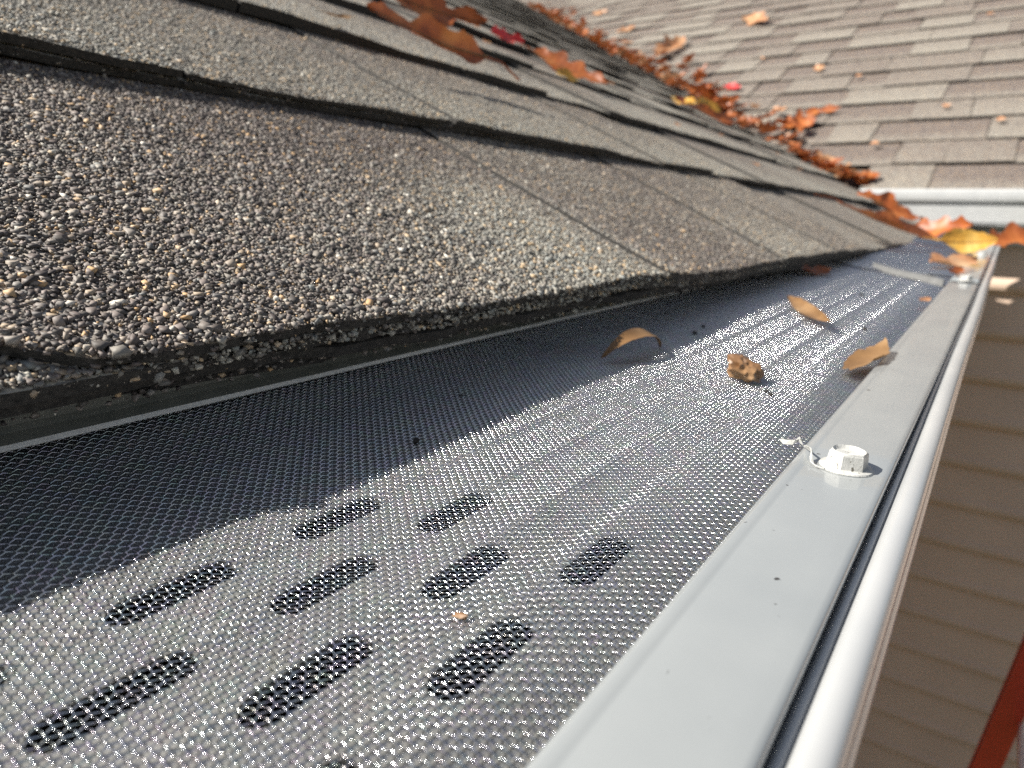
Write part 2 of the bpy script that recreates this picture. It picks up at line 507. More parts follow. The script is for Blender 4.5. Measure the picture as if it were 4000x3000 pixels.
gu, gv, gk = [], [], []
for k, (ua, ub, va, vb, step) in {0: (-30, 680, 0, 143, .79), 1: (20, 760, 143, 286, 1.05), 2: (120, 760, 286, 429, 1.6)}.items():
    a_, b_ = np.meshgrid(np.arange(ua, ub, step), np.arange(va + .2, vb, step))
    a_ = a_.ravel() + rng.uniform(-.55, .55, a_.size) * step; b_ = b_.ravel() + rng.uniform(-.55, .55, b_.size) * step
    d = np.linalg.norm(rp(a_, b_, 0 * a_) - CAMP, axis=1)
    # all of them near the lens, fewer with distance; drop what the frame cannot see
    keep = rng.random(a_.size) < np.clip(1.25 - (d - 90) / 420., .22, 1)
    P_ = rp(a_, b_, 0 * a_) - CAMP
    z_ = P_ @ np.array(fwd); x_ = P_ @ np.array(right); y_ = P_ @ np.array(down)
    keep &= (z_ > 10) & (np.abs(x_ / z_) < .9) & (np.abs(y_ / z_) < .70)
    for (kk, a, b, v0, hgt, t0) in tabs_geo[k]:          # keep the cuts between tabs open
        q = np.clip((b_ - v0) / 152., 0, 1)
        keep &= np.abs(a_ - SK.get((k, a), 0) * q - a) > 1.35
    if k == 0: keep &= b_ > np.array([butt0(u) for u in a_]) - .2
    gu.append(a_[keep]); gv.append(b_[keep]); gk.append(np.full(keep.sum(), k))
V_all, T_all, R_all = [], [], []
base_v, base_f = icos()
pos, tone, dist = [], [], []
for k in (0, 1, 2):
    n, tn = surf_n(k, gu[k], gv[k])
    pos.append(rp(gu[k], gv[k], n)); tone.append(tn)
# granules pressed into the exposed butt edges of the two laminae and on the step at the near end
ue = rng.uniform(-30, 420, 6500)
low = rng.random(ue.size) < .66
ne = np.where(low, rng.uniform(-6.3, -3.6, ue.size), rng.uniform(-2.9, -.3, ue.size))
ce = np.array([curl_main(x, 0) for x in ue])
b0 = np.array([butt0(x) for x in ue])
keep = rng.random(ue.size) < np.where(low, .5, .22)
ue, ne, ce, b0, low = ue[keep], ne[keep], ce[keep], b0[keep], low[keep]
pos.append(rp(ue, np.where(low, .55, b0 - .1) + rng.uniform(-.3, .3, ue.size), ne + ce * .9)); tone.append(np.where(low, rng.uniform(.3, 1, ue.size), rng.uniform(.0, .7, ue.size)))
u6 = rng.uniform(40, 520, 4200); n6 = rng.uniform(-6.2, -.4, u6.size)
ok = rng.random(u6.size) < np.where(n6 > -3.8, .05, .22); u6, n6 = u6[ok], n6[ok]
pos.append(rp(u6, EXP - .1 + np.where(n6 < -3.3, .6, 0) + rng.uniform(-.3, .3, u6.size), n6)); tone.append(rng.uniform(0, .35, u6.size))
u5 = rng.uniform(-30, 47, 2600); v5 = rng.uniform(.4, 9, 2600)
ok = v5 < np.array([butt0(x) for x in u5]) + .6; u5, v5 = u5[ok], v5[ok]
pos.append(rp(u5, v5, -3.5 - 6.6 * v5 / EXP + np.array([curl_main(x, 0) for x in u5]))); tone.append(rng.uniform(.3, 1, u5.size))
us2 = rng.uniform(-30, 300, 900)
pos.append(rp(us2, 0 * us2 + 2.7, rng.uniform(-12, -6.8, us2.size))); tone.append(rng.uniform(0, .5, us2.size))
pos = np.concatenate(pos); tone = np.concatenate(tone)
ng = len(pos)
u_c = np.concatenate([gu[0], gu[1], gu[2], ue, u6, u5, us2])
# blotches of lighter, yellower stone as in the blended shingles
bl = .75 * np.exp(-((u_c - 202) / 44.) ** 2) * np.clip((pos[:, 0] + 200) / 45., 0, 1) * (u_c < 250) + np.sin(u_c / 47. + 1.3) * np.cos(pos[:, 0] / 33.) * .22 + rng.normal(0, .22, ng)
tone = np.clip(tone + bl, 0, 1)
size = np.clip(rng.lognormal(math.log(.365), .42, ng), .19, 1.05)
dd = np.linalg.norm(pos - CAMP, axis=1)
cub_v = np.array([(-1, -1, -1), (1, -1, -1), (1, 1, -1), (-1, 1, -1), (-1, -1, 1), (1, -1, 1), (1, 1, 1), (-1, 1, 1)], float) * .66
cub_f = np.array([(0, 2, 1), (0, 3, 2), (4, 5, 6), (4, 6, 7), (0, 1, 5), (0, 5, 4), (1, 2, 6), (1, 6, 5), (2, 3, 7), (2, 7, 6), (3, 0, 4), (3, 4, 7)])
oct_v = np.array([(1, 0, 0), (-1, 0, 0), (0, 1, 0), (0, -1, 0), (0, 0, 1), (0, 0, -1)], float)
oct_f = np.array([(0, 2, 4), (2, 1, 4), (1, 3, 4), (3, 0, 4), (2, 0, 5), (1, 2, 5), (3, 1, 5), (0, 3, 5)])
sc = np.stack([rng.uniform(.75, 1.4, ng), rng.uniform(.75, 1.4, ng), rng.uniform(.5, .95, ng)], 1) * size[:, None]
ax = rng.normal(size=(ng, 4)); ax /= np.linalg.norm(ax, axis=1)[:, None]
q0, q1, q2, q3 = ax.T
Rm = np.stack([1 - 2 * (q2 * q2 + q3 * q3), 2 * (q1 * q2 - q0 * q3), 2 * (q1 * q3 + q0 * q2),
               2 * (q1 * q2 + q0 * q3), 1 - 2 * (q1 * q1 + q3 * q3), 2 * (q2 * q3 - q0 * q1),
               2 * (q1 * q3 - q0 * q2), 2 * (q2 * q3 + q0 * q1), 1 - 2 * (q1 * q1 + q2 * q2)], 1).reshape(ng, 3, 3)
tilt = rng.random(ng) < .75
# mostly lying flat: rotate about the roof normal only
th = rng.uniform(0, 2 * math.pi, ng)
flat = np.stack([np.stack([np.cos(th), -np.sin(th), 0 * th], 1), np.stack([np.sin(th), np.cos(th), 0 * th], 1), np.stack([0 * th, 0 * th, 1 + 0 * th], 1)], 1)
B = np.stack([RA, RU, RN], 1)
flat = np.einsum('ij,njk->nik', B, flat)
Rm = np.where(tilt[:, None, None], flat, Rm)
rnd = rng.random(ng)
GV, GF, GT, GR = [], [], [], []; off = 0
for sel, bv, bf in ((dd < 230, cub_v, cub_f), (dd >= 230, oct_v, oct_f)):
    m_ = sel.sum(); nv = len(bv)
    jit = (bv[None] * (1 + rng.uniform(-.3, .3, (m_, nv, 1))) + rng.uniform(-.3, .3, (m_, nv, 3))) * sc[sel][:, None, :]
    GV.append((np.einsum('nij,nkj->nki', Rm[sel], jit) + pos[sel][:, None, :] + (RN * .2)[None, None]).reshape(-1, 3))
    GF.append((bf[None] + (np.arange(m_) * nv)[:, None, None]).reshape(-1, 3) + off); off += m_ * nv
    GT.append(np.repeat(tone[sel], nv)); GR.append(np.repeat(rnd[sel], nv))
gf_ = np.concatenate(GF)
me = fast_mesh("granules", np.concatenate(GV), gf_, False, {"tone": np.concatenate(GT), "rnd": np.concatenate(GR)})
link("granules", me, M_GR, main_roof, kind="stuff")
print("granules", ng, "tris", len(gf_))

# ------------------------------------------------------------------ wing roof beyond the valley
specs = []
r2 = random.Random(21)
for k in range(25):
    v0 = k * EXP
    u0 = valley_u_wing(v0 + 100) - 60 if k else -305
    u = u0; hi = 1
    while u < 620:
        wd = r2.choice([110, 140, 165, 190, 220, 260])
        specs.append((k, u, min(u + wd, 640), v0, hi, r2.choice([.3, .45, .6, .75, .9]) if hi else r2.choice([.2, .35, .5])))
        u += wd; hi = 0 if (hi and r2.random() < .7) else 1
specs.sort(key=lambda s: np.linalg.norm(wp((s[1] + s[2]) / 2, s[3] + 70, 0) - CAMP))
FV, FF, FT, FM = [], [], [], []
for i, (k, a, b, v0, hgt, tn) in enumerate(specs):
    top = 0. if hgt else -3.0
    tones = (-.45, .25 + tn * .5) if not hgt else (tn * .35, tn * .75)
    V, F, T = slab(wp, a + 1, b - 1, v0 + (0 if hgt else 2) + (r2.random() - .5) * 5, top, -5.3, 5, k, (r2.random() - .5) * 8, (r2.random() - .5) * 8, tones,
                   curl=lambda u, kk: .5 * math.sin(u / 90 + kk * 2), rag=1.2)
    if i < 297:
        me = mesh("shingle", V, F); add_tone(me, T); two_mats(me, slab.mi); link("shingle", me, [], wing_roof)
    else:
        o = len(FV); FV += list(V); FT += T; FF += [tuple(q + o for q in f) for f in F]
if FV:
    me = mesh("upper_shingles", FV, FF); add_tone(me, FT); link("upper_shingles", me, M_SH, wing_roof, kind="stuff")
V = [wp(u, v, n) for n in (-17.5, -33) for (u, v) in ((-300, 5), (640, 5), (640, 3570), (-3900, 3570))]
link("roof_deck", mesh("roof_deck", V, [(0, 1, 2, 3), (7, 6, 5, 4), (0, 4, 5, 1), (1, 5, 6, 2), (2, 6, 7, 3), (3, 7, 4, 0)]), M_WOOD, wing_roof)

# ------------------------------------------------------------------ rain gutters
gutter = empty("rain_gutter", (-8, 0, -3), label="white rain gutter under the mesh guard, its rolled front rim in the foreground", cat="gutter")
gp = [(-128, 3), (-128, -90), (-45, -92), (-43, -76), (-33, -62), (-22, -42), (-16, -30), (-12.5, -22), (-9.6, -14.5), (-7.0, -9), (-5.3, -6.4), (-4.7, -6.0), (-4.55, -5.5), (-4.75, -5.0), (-5.05, -4.6), (-4.95, -3.7), (-5.2, -2.8), (-5.8, -2.35), (-6.8, -2.2), (-7.55, -2.45), (-8.2, -3.1), (-8.6, -3.6), (-8.9, -3.1), (-9.25, -2.95), (-9.5, -3.2), (-9.8, -3.9), (-10.6, -3.9), (-13, -3.2), (-20, -3.0)]
ysg = list(np.linspace(-260, 300, 40)) + list(np.linspace(330, 1830, 40))
V, F = extrude_y(thicken(gp, .6), ysg, True, lambda x, y, z: (.18 * math.sin(y / 53.) if x > -15 else 0, .10 * math.sin(y / 41. + 1) if x > -15 else 0))
link("trough", mesh("trough", V, F, True), M_WHITE, gutter)
V, F = extrude_y([(-126.9, -3), (-126.9, -88.8), (-46.5, -90.6), (-44.6, -75), (-35, -60), (-24, -42), (-18, -30), (-14.5, -22), (-11.8, -14.5)], [-255, 1820])
link("trough_shade_sheet", mesh("trough_shade_sheet", V, F, False), M_TROUGH_SHADE, gutter)  # added dark sheet, stands in for the shade seen through the slots
fg = empty("rain_gutter", (150, 1790, 12), label="bright white gutter along the eave of the far roof slope", cat="gutter")
# profile in (y offset outwards, z)
fp = [(0, 90), (0, 14), (84, 12), (90, 14), (93, 20), (93.5, 40), (94, 58), (95, 60.5), (99, 61), (101.5, 64), (102.5, 72), (101.5, 82), (98, 87), (92, 87), (88, 84)]
fo = thicken([(p[0], p[1]) for p in fp], .8)
V = []; F = []
xs = [-290, -100, 100, 640]
for x in xs:
    for (o_, z) in fo: V.append((x, 1891 - o_, z))
n_ = len(fo)
for j in range(len(xs) - 1):
    for i in range(n_):
        a = j * n_ + i; b = j * n_ + (i + 1) % n_; F.append((a, b, b + n_, a + n_))
link("trough", mesh("trough", V, F), M_WHITE, fg)
cap = [(o_, z) for (o_, z) in fp]
V = [(-290.6, 1891 - o_, z) for (o_, z) in cap] + [(-289.4, 1891 - o_, z) for (o_, z) in cap]
nc = len(cap)
F = [tuple(range(nc)), tuple(range(nc, 2 * nc))[::-1]] + [(i, (i + 1) % nc, nc + (i + 1) % nc, nc + i) for i in range(nc)]
link("end_cap", mesh("end_cap", V, F), M_WHITE, fg)

# ------------------------------------------------------------------ gutter guard
P_X = [-140, -125, -112, -100, -88, -76, -62, -48, -40, -36, -32, -28, -23]
P_Z = [11.5, 8.0, 4.6, 1.6, -.7, -2.0, -2.6, -2.9, -2.6, -2.5, -2.9, -3.5, -3.8]
def prof(x):
    from_x = np.asarray(x, float)
    # smooth the polyline a little
    return sum(np.interp(from_x + d, P_X, P_Z) for d in (-3, -1.5, 0, 1.5, 3)) / 5. + (.085 * np.cos(2 * math.pi * (from_x + 41.2) / 12.35) + .045 * np.cos(from_x / .93 + 1) + .06 * np.cos(from_x / 3.7 + 2) + .03 * np.cos(from_x / .61)) * np.clip((from_x + 92) / 12., 0, 1) * np.clip((-30 - from_x) / 6., 0, 1)
PITCH = .92          # spacing of the wires that cross the gutter
PX = 1.03            # spacing of the wires that run along it
WR = .10
NX = 105
wx = -24.2 - PX * np.arange(NX)          # x of the wires that run along the gutter

def sag(x, y, amp):
    win = np.clip((y - 4) / 14., 0, 1) * np.clip((148 - y) / 14., 0, 1)
    wxx = np.exp(-((x + 62) / 26.) ** 2)
    return amp * win * wxx * (.16 * np.sin(y / 9.5 + x / 31.) * np.cos(x / 12.) + .22 * np.sin(y / 23. + 1 + x / 17.))

def weave(y0, rows, amp):
    ys_ = y0 + PITCH * np.arange(rows)
    A = .20
    vs, fs = [], []
    off = 0
    def tubes(pts, nrm):
        nonlocal off
        nw, npt, _ = pts.shape
        d = np.gradient(pts, axis=1); d /= np.linalg.norm(d, axis=2, keepdims=True)
        side = np.cross(d, nrm); side /= np.linalg.norm(side, axis=2, keepdims=True)
        upv = np.cross(side, d)
        ring = np.stack([upv, side, -upv, -side], 2) * WR
        V_ = (pts[:, :, None, :] + ring).reshape(-1, 3)
        idx = np.arange(nw * npt * 4).reshape(nw, npt, 4)
        a = idx[:, :-1, :]; b = idx[:, 1:, :]
        F_ = np.stack([a, np.roll(a, -1, 2), np.roll(b, -1, 2), b], -1).reshape(-1, 4) + off
        off += len(V_); vs.append(V_); fs.append(F_)
    def base(x, y): return prof(x) + sag(x, y, amp)
    # wires across the gutter (one per row)
    ii = np.arange(0, NX - .5, .5)
    xx = -24.2 - PX * ii
    ph = np.cos(math.pi * ii)                    # +-1 on crossings, 0 between
    X, Y = np.meshgrid(xx, ys_)
    sg = ((-1.) ** np.arange(rows))[:, None]
    Z = base(X, Y) + A * ph[None] * sg
    tubes(np.stack([X, Y, Z], 2), np.array([0, 0, 1.]))
    # wires along the gutter
    jj = np.arange(-.5, rows - .4, .5)
    yy = y0 + PITCH * jj
    ph = np.cos(math.pi * jj)
    Y, X = np.meshgrid(yy, wx)
    sg = ((-1.) ** np.arange(NX))[:, None]
    Z = base(X, Y) - A * ph[None] * sg
    tubes(np.stack([X, Y, Z], 2), np.array([0, 0, 1.]))
    return np.concatenate(vs), np.concatenate(fs)

def line_instances(obj, count, step, start):
    """repeat the object's own strip of weave along the gutter"""
    ng_ = bpy.data.node_groups.new("repeat_weave", 'GeometryNodeTree')
    ng_.interface.new_socket("Geometry", in_out='INPUT', socket_type='NodeSocketGeometry')
    ng_.interface.new_socket("Geometry", in_out='OUTPUT', socket_type='NodeSocketGeometry')
    gi = ng_.nodes.new("NodeGroupInput"); go = ng_.nodes.new("NodeGroupOutput")
    ml = ng_.nodes.new("GeometryNodeMeshLine"); ml.inputs["Count"].default_value = count
    ml.inputs["Start Location"].default_value = (0, start * MM, 0)
    ml.inputs["Offset"].default_value = (0, step * MM, 0)
    ip = ng_.nodes.new("GeometryNodeInstanceOnPoints")
    ng_.links.new(ml.outputs[0], ip.inputs["Points"]); ng_.links.new(gi.outputs[0], ip.inputs["Instance"])
    ng_.links.new(ip.outputs[0], go.inputs[0])
    md = obj.modifiers.new("repeat", 'NODES'); md.node_group = ng_

guard = empty("gutter_guard", (-60, 0, 0), label="stainless micro-mesh gutter guard panel with grey front flange, nearest the camera", cat="gutter guard")
rows_near = 158
Y0 = 4.0
V, F = weave(Y0, rows_near, 1.0)
o = link("wire_mesh", fast_mesh("wire_mesh", V, F, True), M_WIRE, guard, kind="stuff")
ROWS = 34
V, F = weave(0., ROWS, 0.)
strip = fast_mesh("wire_mesh_strip", V, F, True)
STEP = PITCH * ROWS
o = link("wire_mesh", strip, M_WIRE, guard, kind="stuff")
line_instances(o, 5, STEP, Y0 - 5 * STEP)
o = link("wire_mesh", strip, M_WIRE, guard, kind="stuff")
Y1 = Y0 + PITCH * rows_near
n_far = int((600 - Y1) / STEP)
line_instances(o, n_far, STEP, Y1)
Y2 = Y1 + n_far * STEP
guard2 = empty("gutter_guard", (-60, Y2 + 300, 1), label="far mesh gutter guard panel beyond the seam, half covered by dead leaves", cat="gutter guard")
o = link("wire_mesh", strip, M_WIRE, guard2, kind="stuff")
o.location.z += .0012
line_instances(o, int((1790 - Y2) / STEP), STEP, Y2)
# raised, bent front edge of the far panel at the seam (runs askew)
pts = [(-82, 612), (-70, 588), (-56, 562), (-42, 538), (-28, 516)]
V = []; F = []
for (x, y) in pts:
    z = float(prof(x))
    V += [(x, y - 6, z + .6), (x, y - 2, z + 3.6), (x, y + 1.5, z + 4.6), (x, y + 6, z + 3.2), (x, y + 14, z + 1.2)]
for j in range(len(pts) - 1):
    for i in range(4):
        a = j * 5 + i; F.append((a, a + 5, a + 6, a + 1))
link("seam_edge", mesh("seam_edge", V, F, True), M_PANEL, guard2)

# slotted carrier panel under the mesh
def slotted(y0, y1, parent, dz=0.):
    cols = [-38.5 - 12.35 * i for i in range(4)]
    half = 12.35 / 2; per = 25.6; L2, r = 8.0, 2.45
    V = []; F = []; ends = []
    def pz(x, y): return float(prof(x)) + float(sag(np.array(x), np.array(y), 1.0)) - .42 + dz
    def addv(x, y): V.append((x, y, pz(x, y))); return len(V) - 1
    m = 6
    cap_ = [(r * math.cos(t), (L2 - r) + r * math.sin(t)) for t in np.linspace(0, math.pi, m)] + [(r * math.cos(t), -(L2 - r) + r * math.sin(t)) for t in np.linspace(math.pi, 2 * math.pi, m)]
    b_ = L2 - r
    top_ = [(half, b_), (half, per / 2), (half / 3, per / 2), (-half / 3, per / 2), (-half, per / 2), (-half, b_)]
    rect = top_ + [(-x, -y) for (x, y) in top_]
    ncap = len(cap_)
    for ci, xc in enumerate(cols):
        y = y0 - (y0 % per) + (11.8 if ci % 2 == 0 else -.95) - 2 + (26 - 2.4 - 11.8 if False else 0)
        while y < min(y1, 62):
            yc = y + per / 2 + 2.6
            i0 = [addv(xc + a_, yc + b_) for a_, b_ in cap_]
            i2 = [V.append((V[q][0], V[q][1], V[q][2] - .7)) or len(V) - 1 for q in i0]
            i1 = [addv(xc + a_, yc + b_) for a_, b_ in rect]
            for q in range(ncap):
                w_ = (q + 1) % ncap
                F.append((i0[q], i1[q], i1[w_], i0[w_])); F.append((i0[q], i0[w_], i2[w_], i2[q]))
            y += per
        if y0 < 62: ends.append((xc, y))
    # plain margins towards the lip and up towards the roof
    PLAIN = max(q[1] for q in ends) if ends else y0
    fill = tuple((xc + half, xc - half, 4, ye, PLAIN) for (xc, ye) in ends if ye < PLAIN - .5)
    for (xa, xb, nn, ya, yb) in fill + ((cols[-1] - half, -139, 12, y0, y1), (-24.6, cols[0] + half, 5, y0, y1), (cols[0] + half, cols[-1] - half, 14, PLAIN, y1)):
        xs_ = np.linspace(xa, xb, nn)
        ysn = np.append(np.arange(ya, yb - 1, 8.), yb)
        i_ = [[addv(x, y) for x in xs_] for y in ysn]
        for j in range(len(ysn) - 1):
            for q in range(nn - 1):
                F.append((i_[j][q], i_[j][q + 1], i_[j + 1][q + 1], i_[j + 1][q]))
    link("slotted_panel", mesh("slotted_panel", V, F), M_PANEL, parent)
slotted(-130, Y2, guard)
slotted(Y2, 1780, guard2, 1.2)

# grey front flange clamped on the gutter rim
def flange(y0, y1, parent, dz=0., n=60):
    fpz = [(-22.5, -1.4), (-24.5, -1.2), (-25.05, -.5), (-24.75, .22), (-24.0, .38), (-22.9, .36), (-22.6, .26), (-22.3, .30), (-18, .24), (-13, .12), (-10.8, .0), (-10.1, -.12), (-9.75, -.5), (-9.7, -1.1), (-9.8, -1.9)]
    def wob(x, y, z):
        d = math.hypot(x + 16.5, y - 125.5)
        dim = -.45 * math.exp(-(d / 5.0) ** 2)
        return (.05 * math.sin(y / 29.), dz + dim + .05 * math.sin(y / 47. + x / 9.))
    yy = sorted(set(list(np.linspace(y0, y1, n)) + ([q for q in np.arange(112, 140, 1.6)] if y0 < 100 < y1 else [])))
    V, F = extrude_y(thicken(fpz, .35), yy, True, wob)
    link("front_flange", mesh("front_flange", V, F, True), M_FLANGE, parent)
flange(-130, 517, guard)
flange(517.6, 1780, guard2, .5, 40)

def screw(y, parent, x=-16.5, dz=0., rotz=.5, tilt=(0, 0)):
    """hex washer-head screw, a part of the guard with washer and head below it"""
    base = Matrix.Translation((x * MM, y * MM, (-.12 + dz) * MM)) @ Matrix.Rotation(tilt[0], 4, 'X') @ Matrix.Rotation(tilt[1], 4, 'Y') @ Matrix.Rotation(rotz, 4, 'Z')
    # washer
    ringz = [(0, .0), (4.2, .0), (4.35, .35), (4.2, .6), (3.6, .74), (2.6, .8)]
    V = []; F = []; n = 36
    for (r, z) in ringz:
        for s in range(n):
            t = 2 * math.pi * s / n
            rr = r * (1 + .012 * math.sin(5 * t + y))
            V.append((rr * math.cos(t), rr * math.sin(t), z + .03 * math.sin(3 * t)))
    for j in range(len(ringz) - 1):
        for s in range(n):
            F.append((j * n + s, j * n + (s + 1) % n, (j + 1) * n + (s + 1) % n, (j + 1) * n + s))
    F.append(tuple(range((len(ringz) - 1) * n, len(ringz) * n)))
    w_ = link("screw", mesh("screw_washer", V, F, False), M_SCREW, None)
    w_.parent = parent; w_.matrix_world = base
    w_.matrix_parent_inverse = Matrix.Translation(parent.location).inverted()
    w_.matrix_basis = base
    # hex head with a dished top
    lv = [(3.45, .75), (3.4, 1.3), (3.2, 3.1), (3.0, 3.5), (2.65, 3.5), (2.2, 2.9), (0.01, 2.7)]
    V = []; F = []
    sub = 4
    nn = 6 * sub
    for li, (r, z) in enumerate(lv):
        for s in range(nn):
            t = 2 * math.pi * s / nn
            k = (t % (math.pi / 3)) - math.pi / 6
            rr = r * math.cos(math.pi / 6) / math.cos(k)
            if li >= 4: rr = r
            zz = z - (.18 * (abs(k) / (math.pi / 6)) ** 2 if li == 3 else 0)
            V.append((rr * math.cos(t), rr * math.sin(t), zz))
    for j in range(len(lv) - 1):
        for s in range(nn):
            F.append((j * nn + s, j * nn + (s + 1) % nn, (j + 1) * nn + (s + 1) % nn, (j + 1) * nn + s))
    h_ = link("hex_head", mesh("hex_head", V, F, False), M_SCREW, None)
    h_.parent = w_
    return w_
screw(125.5, guard, rotz=.42, tilt=(.0, .05))
screw(521, guard2, dz=.9, rotz=.9)
screw(826, guard2, dz=.9, rotz=.2)

# curl of white swarf beside the screw
pts = [(-29.9, 135.3, -.2), (-28.6, 132.2, .3), (-27.2, 131.9, .6), (-26.3, 131.5, 1.2), (-25.6, 130.7, 2.2), (-25.2, 130.4, 1.2), (-24.7, 130.7, .8), (-23.5, 128.0, 1.4), (-22.5, 126.2, 1.7), (-22.3, 125.0, 1.1), (-21.6, 122.9, .6), (-20.6, 121.8, .45), (-19.0, 121.2, .5)]
V = []; F = []
for i, p in enumerate(pts):
    t = i * 1.3
    d = np.array([math.cos(t) * .30, math.sin(t) * .12, .32 * math.sin(t * .8) + .12])
    V += [tuple(np.array(p) - d), tuple(np.array(p) + d), tuple(np.array(p) + d + np.array([.08, .05, .06])), tuple(np.array(p) - d + np.array([.08, .05, .06]))]
for i in range(len(pts) - 1):
    a = 4 * i
    F += [(a, a + 1, a + 5, a + 4), (a + 2, a + 3, a + 7, a + 6), (a + 1, a + 2, a + 6, a + 5), (a + 3, a, a + 4, a + 7)]
tag(link("swarf_curl", mesh("swarf_curl", V, F, False), M_SCREW), label="thin twisted curl of white metal swarf beside the nearest screw", cat="metal shaving")

# ------------------------------------------------------------------ leaves
def leaf_mesh(L, W, lobes=3, curl=.6, fold=.25, twist=.3, seed=0, n=25, deep=.5, tipw=.8):
    r = random.Random(seed)
    ts = (-1, -.6, -.2, .2, .6, 1)
    m = len(ts)
    V = []; F = []
    px = pz = 0.; ang = -curl / 2
    phs = r.random() * 6
    for i in range(n):
        s = i / (n - 1)
        env = math.sin(math.pi * min(.999, max(.001, s)) ** tipw) ** .75
        lob = 1 - deep * (.5 + .5 * math.cos(2 * math.pi * lobes * s + .4)) if lobes else 1
        w_ = W / 2 * env * lob * (.9 + .2 * r.random()) + W * .012
        tw = twist * (s - .5)
        for t in ts:
            y = t * w_
            z = fold * w_ * abs(t) ** 1.5 + .07 * W * math.sin(s * 9 + t * 2.2 + phs) * abs(t) + .03 * W * r.uniform(-1, 1) * abs(t)
            x = .05 * L * abs(t) * (lob - .6)
            yy = y * math.cos(tw) - z * math.sin(tw); zz = y * math.sin(tw) + z * math.cos(tw)
            V.append((px + x * math.cos(ang) - zz * math.sin(ang), yy, pz + x * math.sin(ang) + zz * math.cos(ang)))
        st = L / (n - 1)
        ang += curl / (n - 1)
        px += st * math.cos(ang); pz += st * math.sin(ang)
    for i in range(n - 1):
        for j in range(m - 1):
            a = i * m + j; F.append((a, a + 1, a + m + 1, a + m))
    zmin = min(v[2] for v in V)
    V = [(x, y, z - zmin) for x, y, z in V]
    return V, F, (px, pz - zmin)

def put_leaf(name, p0, p1, W, nrm, mat, label, cat="leaf", group=None, stem=0., lift=0., **k):
    """leaf from base point p0 to tip p1 (mm), nrm = rough direction of its upper side"""
    p0 = Vector(p0); p1 = Vector(p1)
    x = (p1 - p0); L = x.length; x.normalize()
    nz = Vector(nrm); nz = (nz - x * nz.dot(x)).normalized(); y = nz.cross(x)
    chord = None
    V, F, (ex, ez) = leaf_mesh(L, W, **k)
    sc_ = L / max(1e-6, math.hypot(ex, 0))
    me = mesh(name, [(a * sc_, b, c) for a, b, c in V], F, True)
    o = link(name, me, mat, None, label=label, cat=cat, group=group)
    o.matrix_world = Matrix.Translation((p0 + nz * lift) * MM) @ Matrix((x, y, nz)).transposed().to_4x4()
    if stem:
        mid = [((V[i * 6 + 2][0] + V[i * 6 + 3][0]) / 2 * sc_, (V[i * 6 + 2][1] + V[i * 6 + 3][1]) / 2, (V[i * 6 + 2][2] + V[i * 6 + 3][2]) / 2 + .15) for i in range(len(V) // 6)]
        v_, f_ = tube(mid, np.linspace(.8, .25, len(mid)), 5)
        m_ = link('midrib', mesh('midrib', v_, f_, True), L_TAN, None); m_.parent = o
        pts = [(0, 0, V[2][2]), (-stem * .4, stem * .05, V[2][2] + stem * .06), (-stem, stem * .22, V[2][2] * .4 + stem * .02)]
        v_, f_ = tube(pts, [1.1, .8, .9], 5)
        s_ = link("stem", mesh("stem", v_, f_, True), mat, None); s_.parent = o
    return o
rn_t = tuple(RN)
# on the main slope
put_leaf("oak_leaf", (-322, 420, 140), (-332, 312, 152), 27, (.75, -.45, .55), L_OR, "large orange oak leaf lying curled across the foreground shingles", stem=34, lobes=3, curl=.3, fold=.45, twist=.6, seed=4, deep=.38, lift=1)
put_leaf("oak_leaf", (-500, 470, 228), (-470, 618, 214), 46, (.7, -.5, .5), L_OR, "orange oak leaf with a hole, cut by the top edge, above the large curled leaf", stem=18, lobes=4, curl=.5, fold=.4, twist=.4, seed=9, deep=.5, lift=1)
put_leaf("leaf_scrap", (-364, 305, 155), (-362, 338, 154), 7, rn_t, L_TAN, "small crinkled tan scrap on the shingles left of the large orange leaf", lobes=3, curl=.8, seed=2)
put_leaf("maple_leaf", (-578, 770, 252), (-566, 830, 249), 30, (.6, -.5, .6), L_RD, "small bright red leaf on the shingles between orange leaves", lobes=3, curl=.5, fold=.5, seed=5)
put_leaf("oak_leaf", (-560, 830, 240), (-450, 860, 189), 40, (.6, -.5, .6), L_BR, "brown oak leaf with torn edge lying by the small yellow leaflet", lobes=4, curl=.4, fold=.4, twist=.6, seed=12, stem=12)
put_leaf("leaflet", (-440, 708, 186), (-430, 742, 181), 17, (.6, -.5, .6), L_YE, "small pale yellow leaflet tucked under the brown torn leaf", lobes=0, curl=.3, fold=.3, seed=1)
put_leaf("leaf", (-577, 1375, 247), (-515, 1320, 222), 40, (.5, -.6, .6), L_YE, "pale yellow leaf at the edge of the valley pile, nearer the roof top", lobes=0, curl=.5, fold=.3, seed=3)
put_leaf("leaf", (-600, 1545, 262), (-560, 1600, 240), 44, (.5, -.6, .6), L_YE, "wide pale yellow leaf overhanging an orange one at the valley pile", lobes=0, curl=.4, fold=.3, seed=6)
put_leaf("oak_leaf", (-560, 1330, 238), (-480, 1480, 200), 48, (.4, -.5, .75), L_OR, "deep orange leaf lying under the two yellow leaves", lobes=3, curl=.3, seed=31)
put_leaf("oak_leaf", (-146, 792, 43), (-60, 905, 6), 30, (.05, -.55, .85), L_BR, "long narrow red-brown leaf hanging off the shingle eave over the gutter", lobes=3, curl=.25, fold=.5, twist=.7, seed=14, stem=30, deep=.35, lift=2)
put_leaf("oak_leaf", (-196, 1180, 62), (-110, 1240, 22), 62, (.1, -.5, .85), L_OR, "orange oak leaf with two dark holes lying by the end of the eave", lobes=3, curl=.35, fold=.3, twist=.3, seed=8, deep=.45, lift=2)
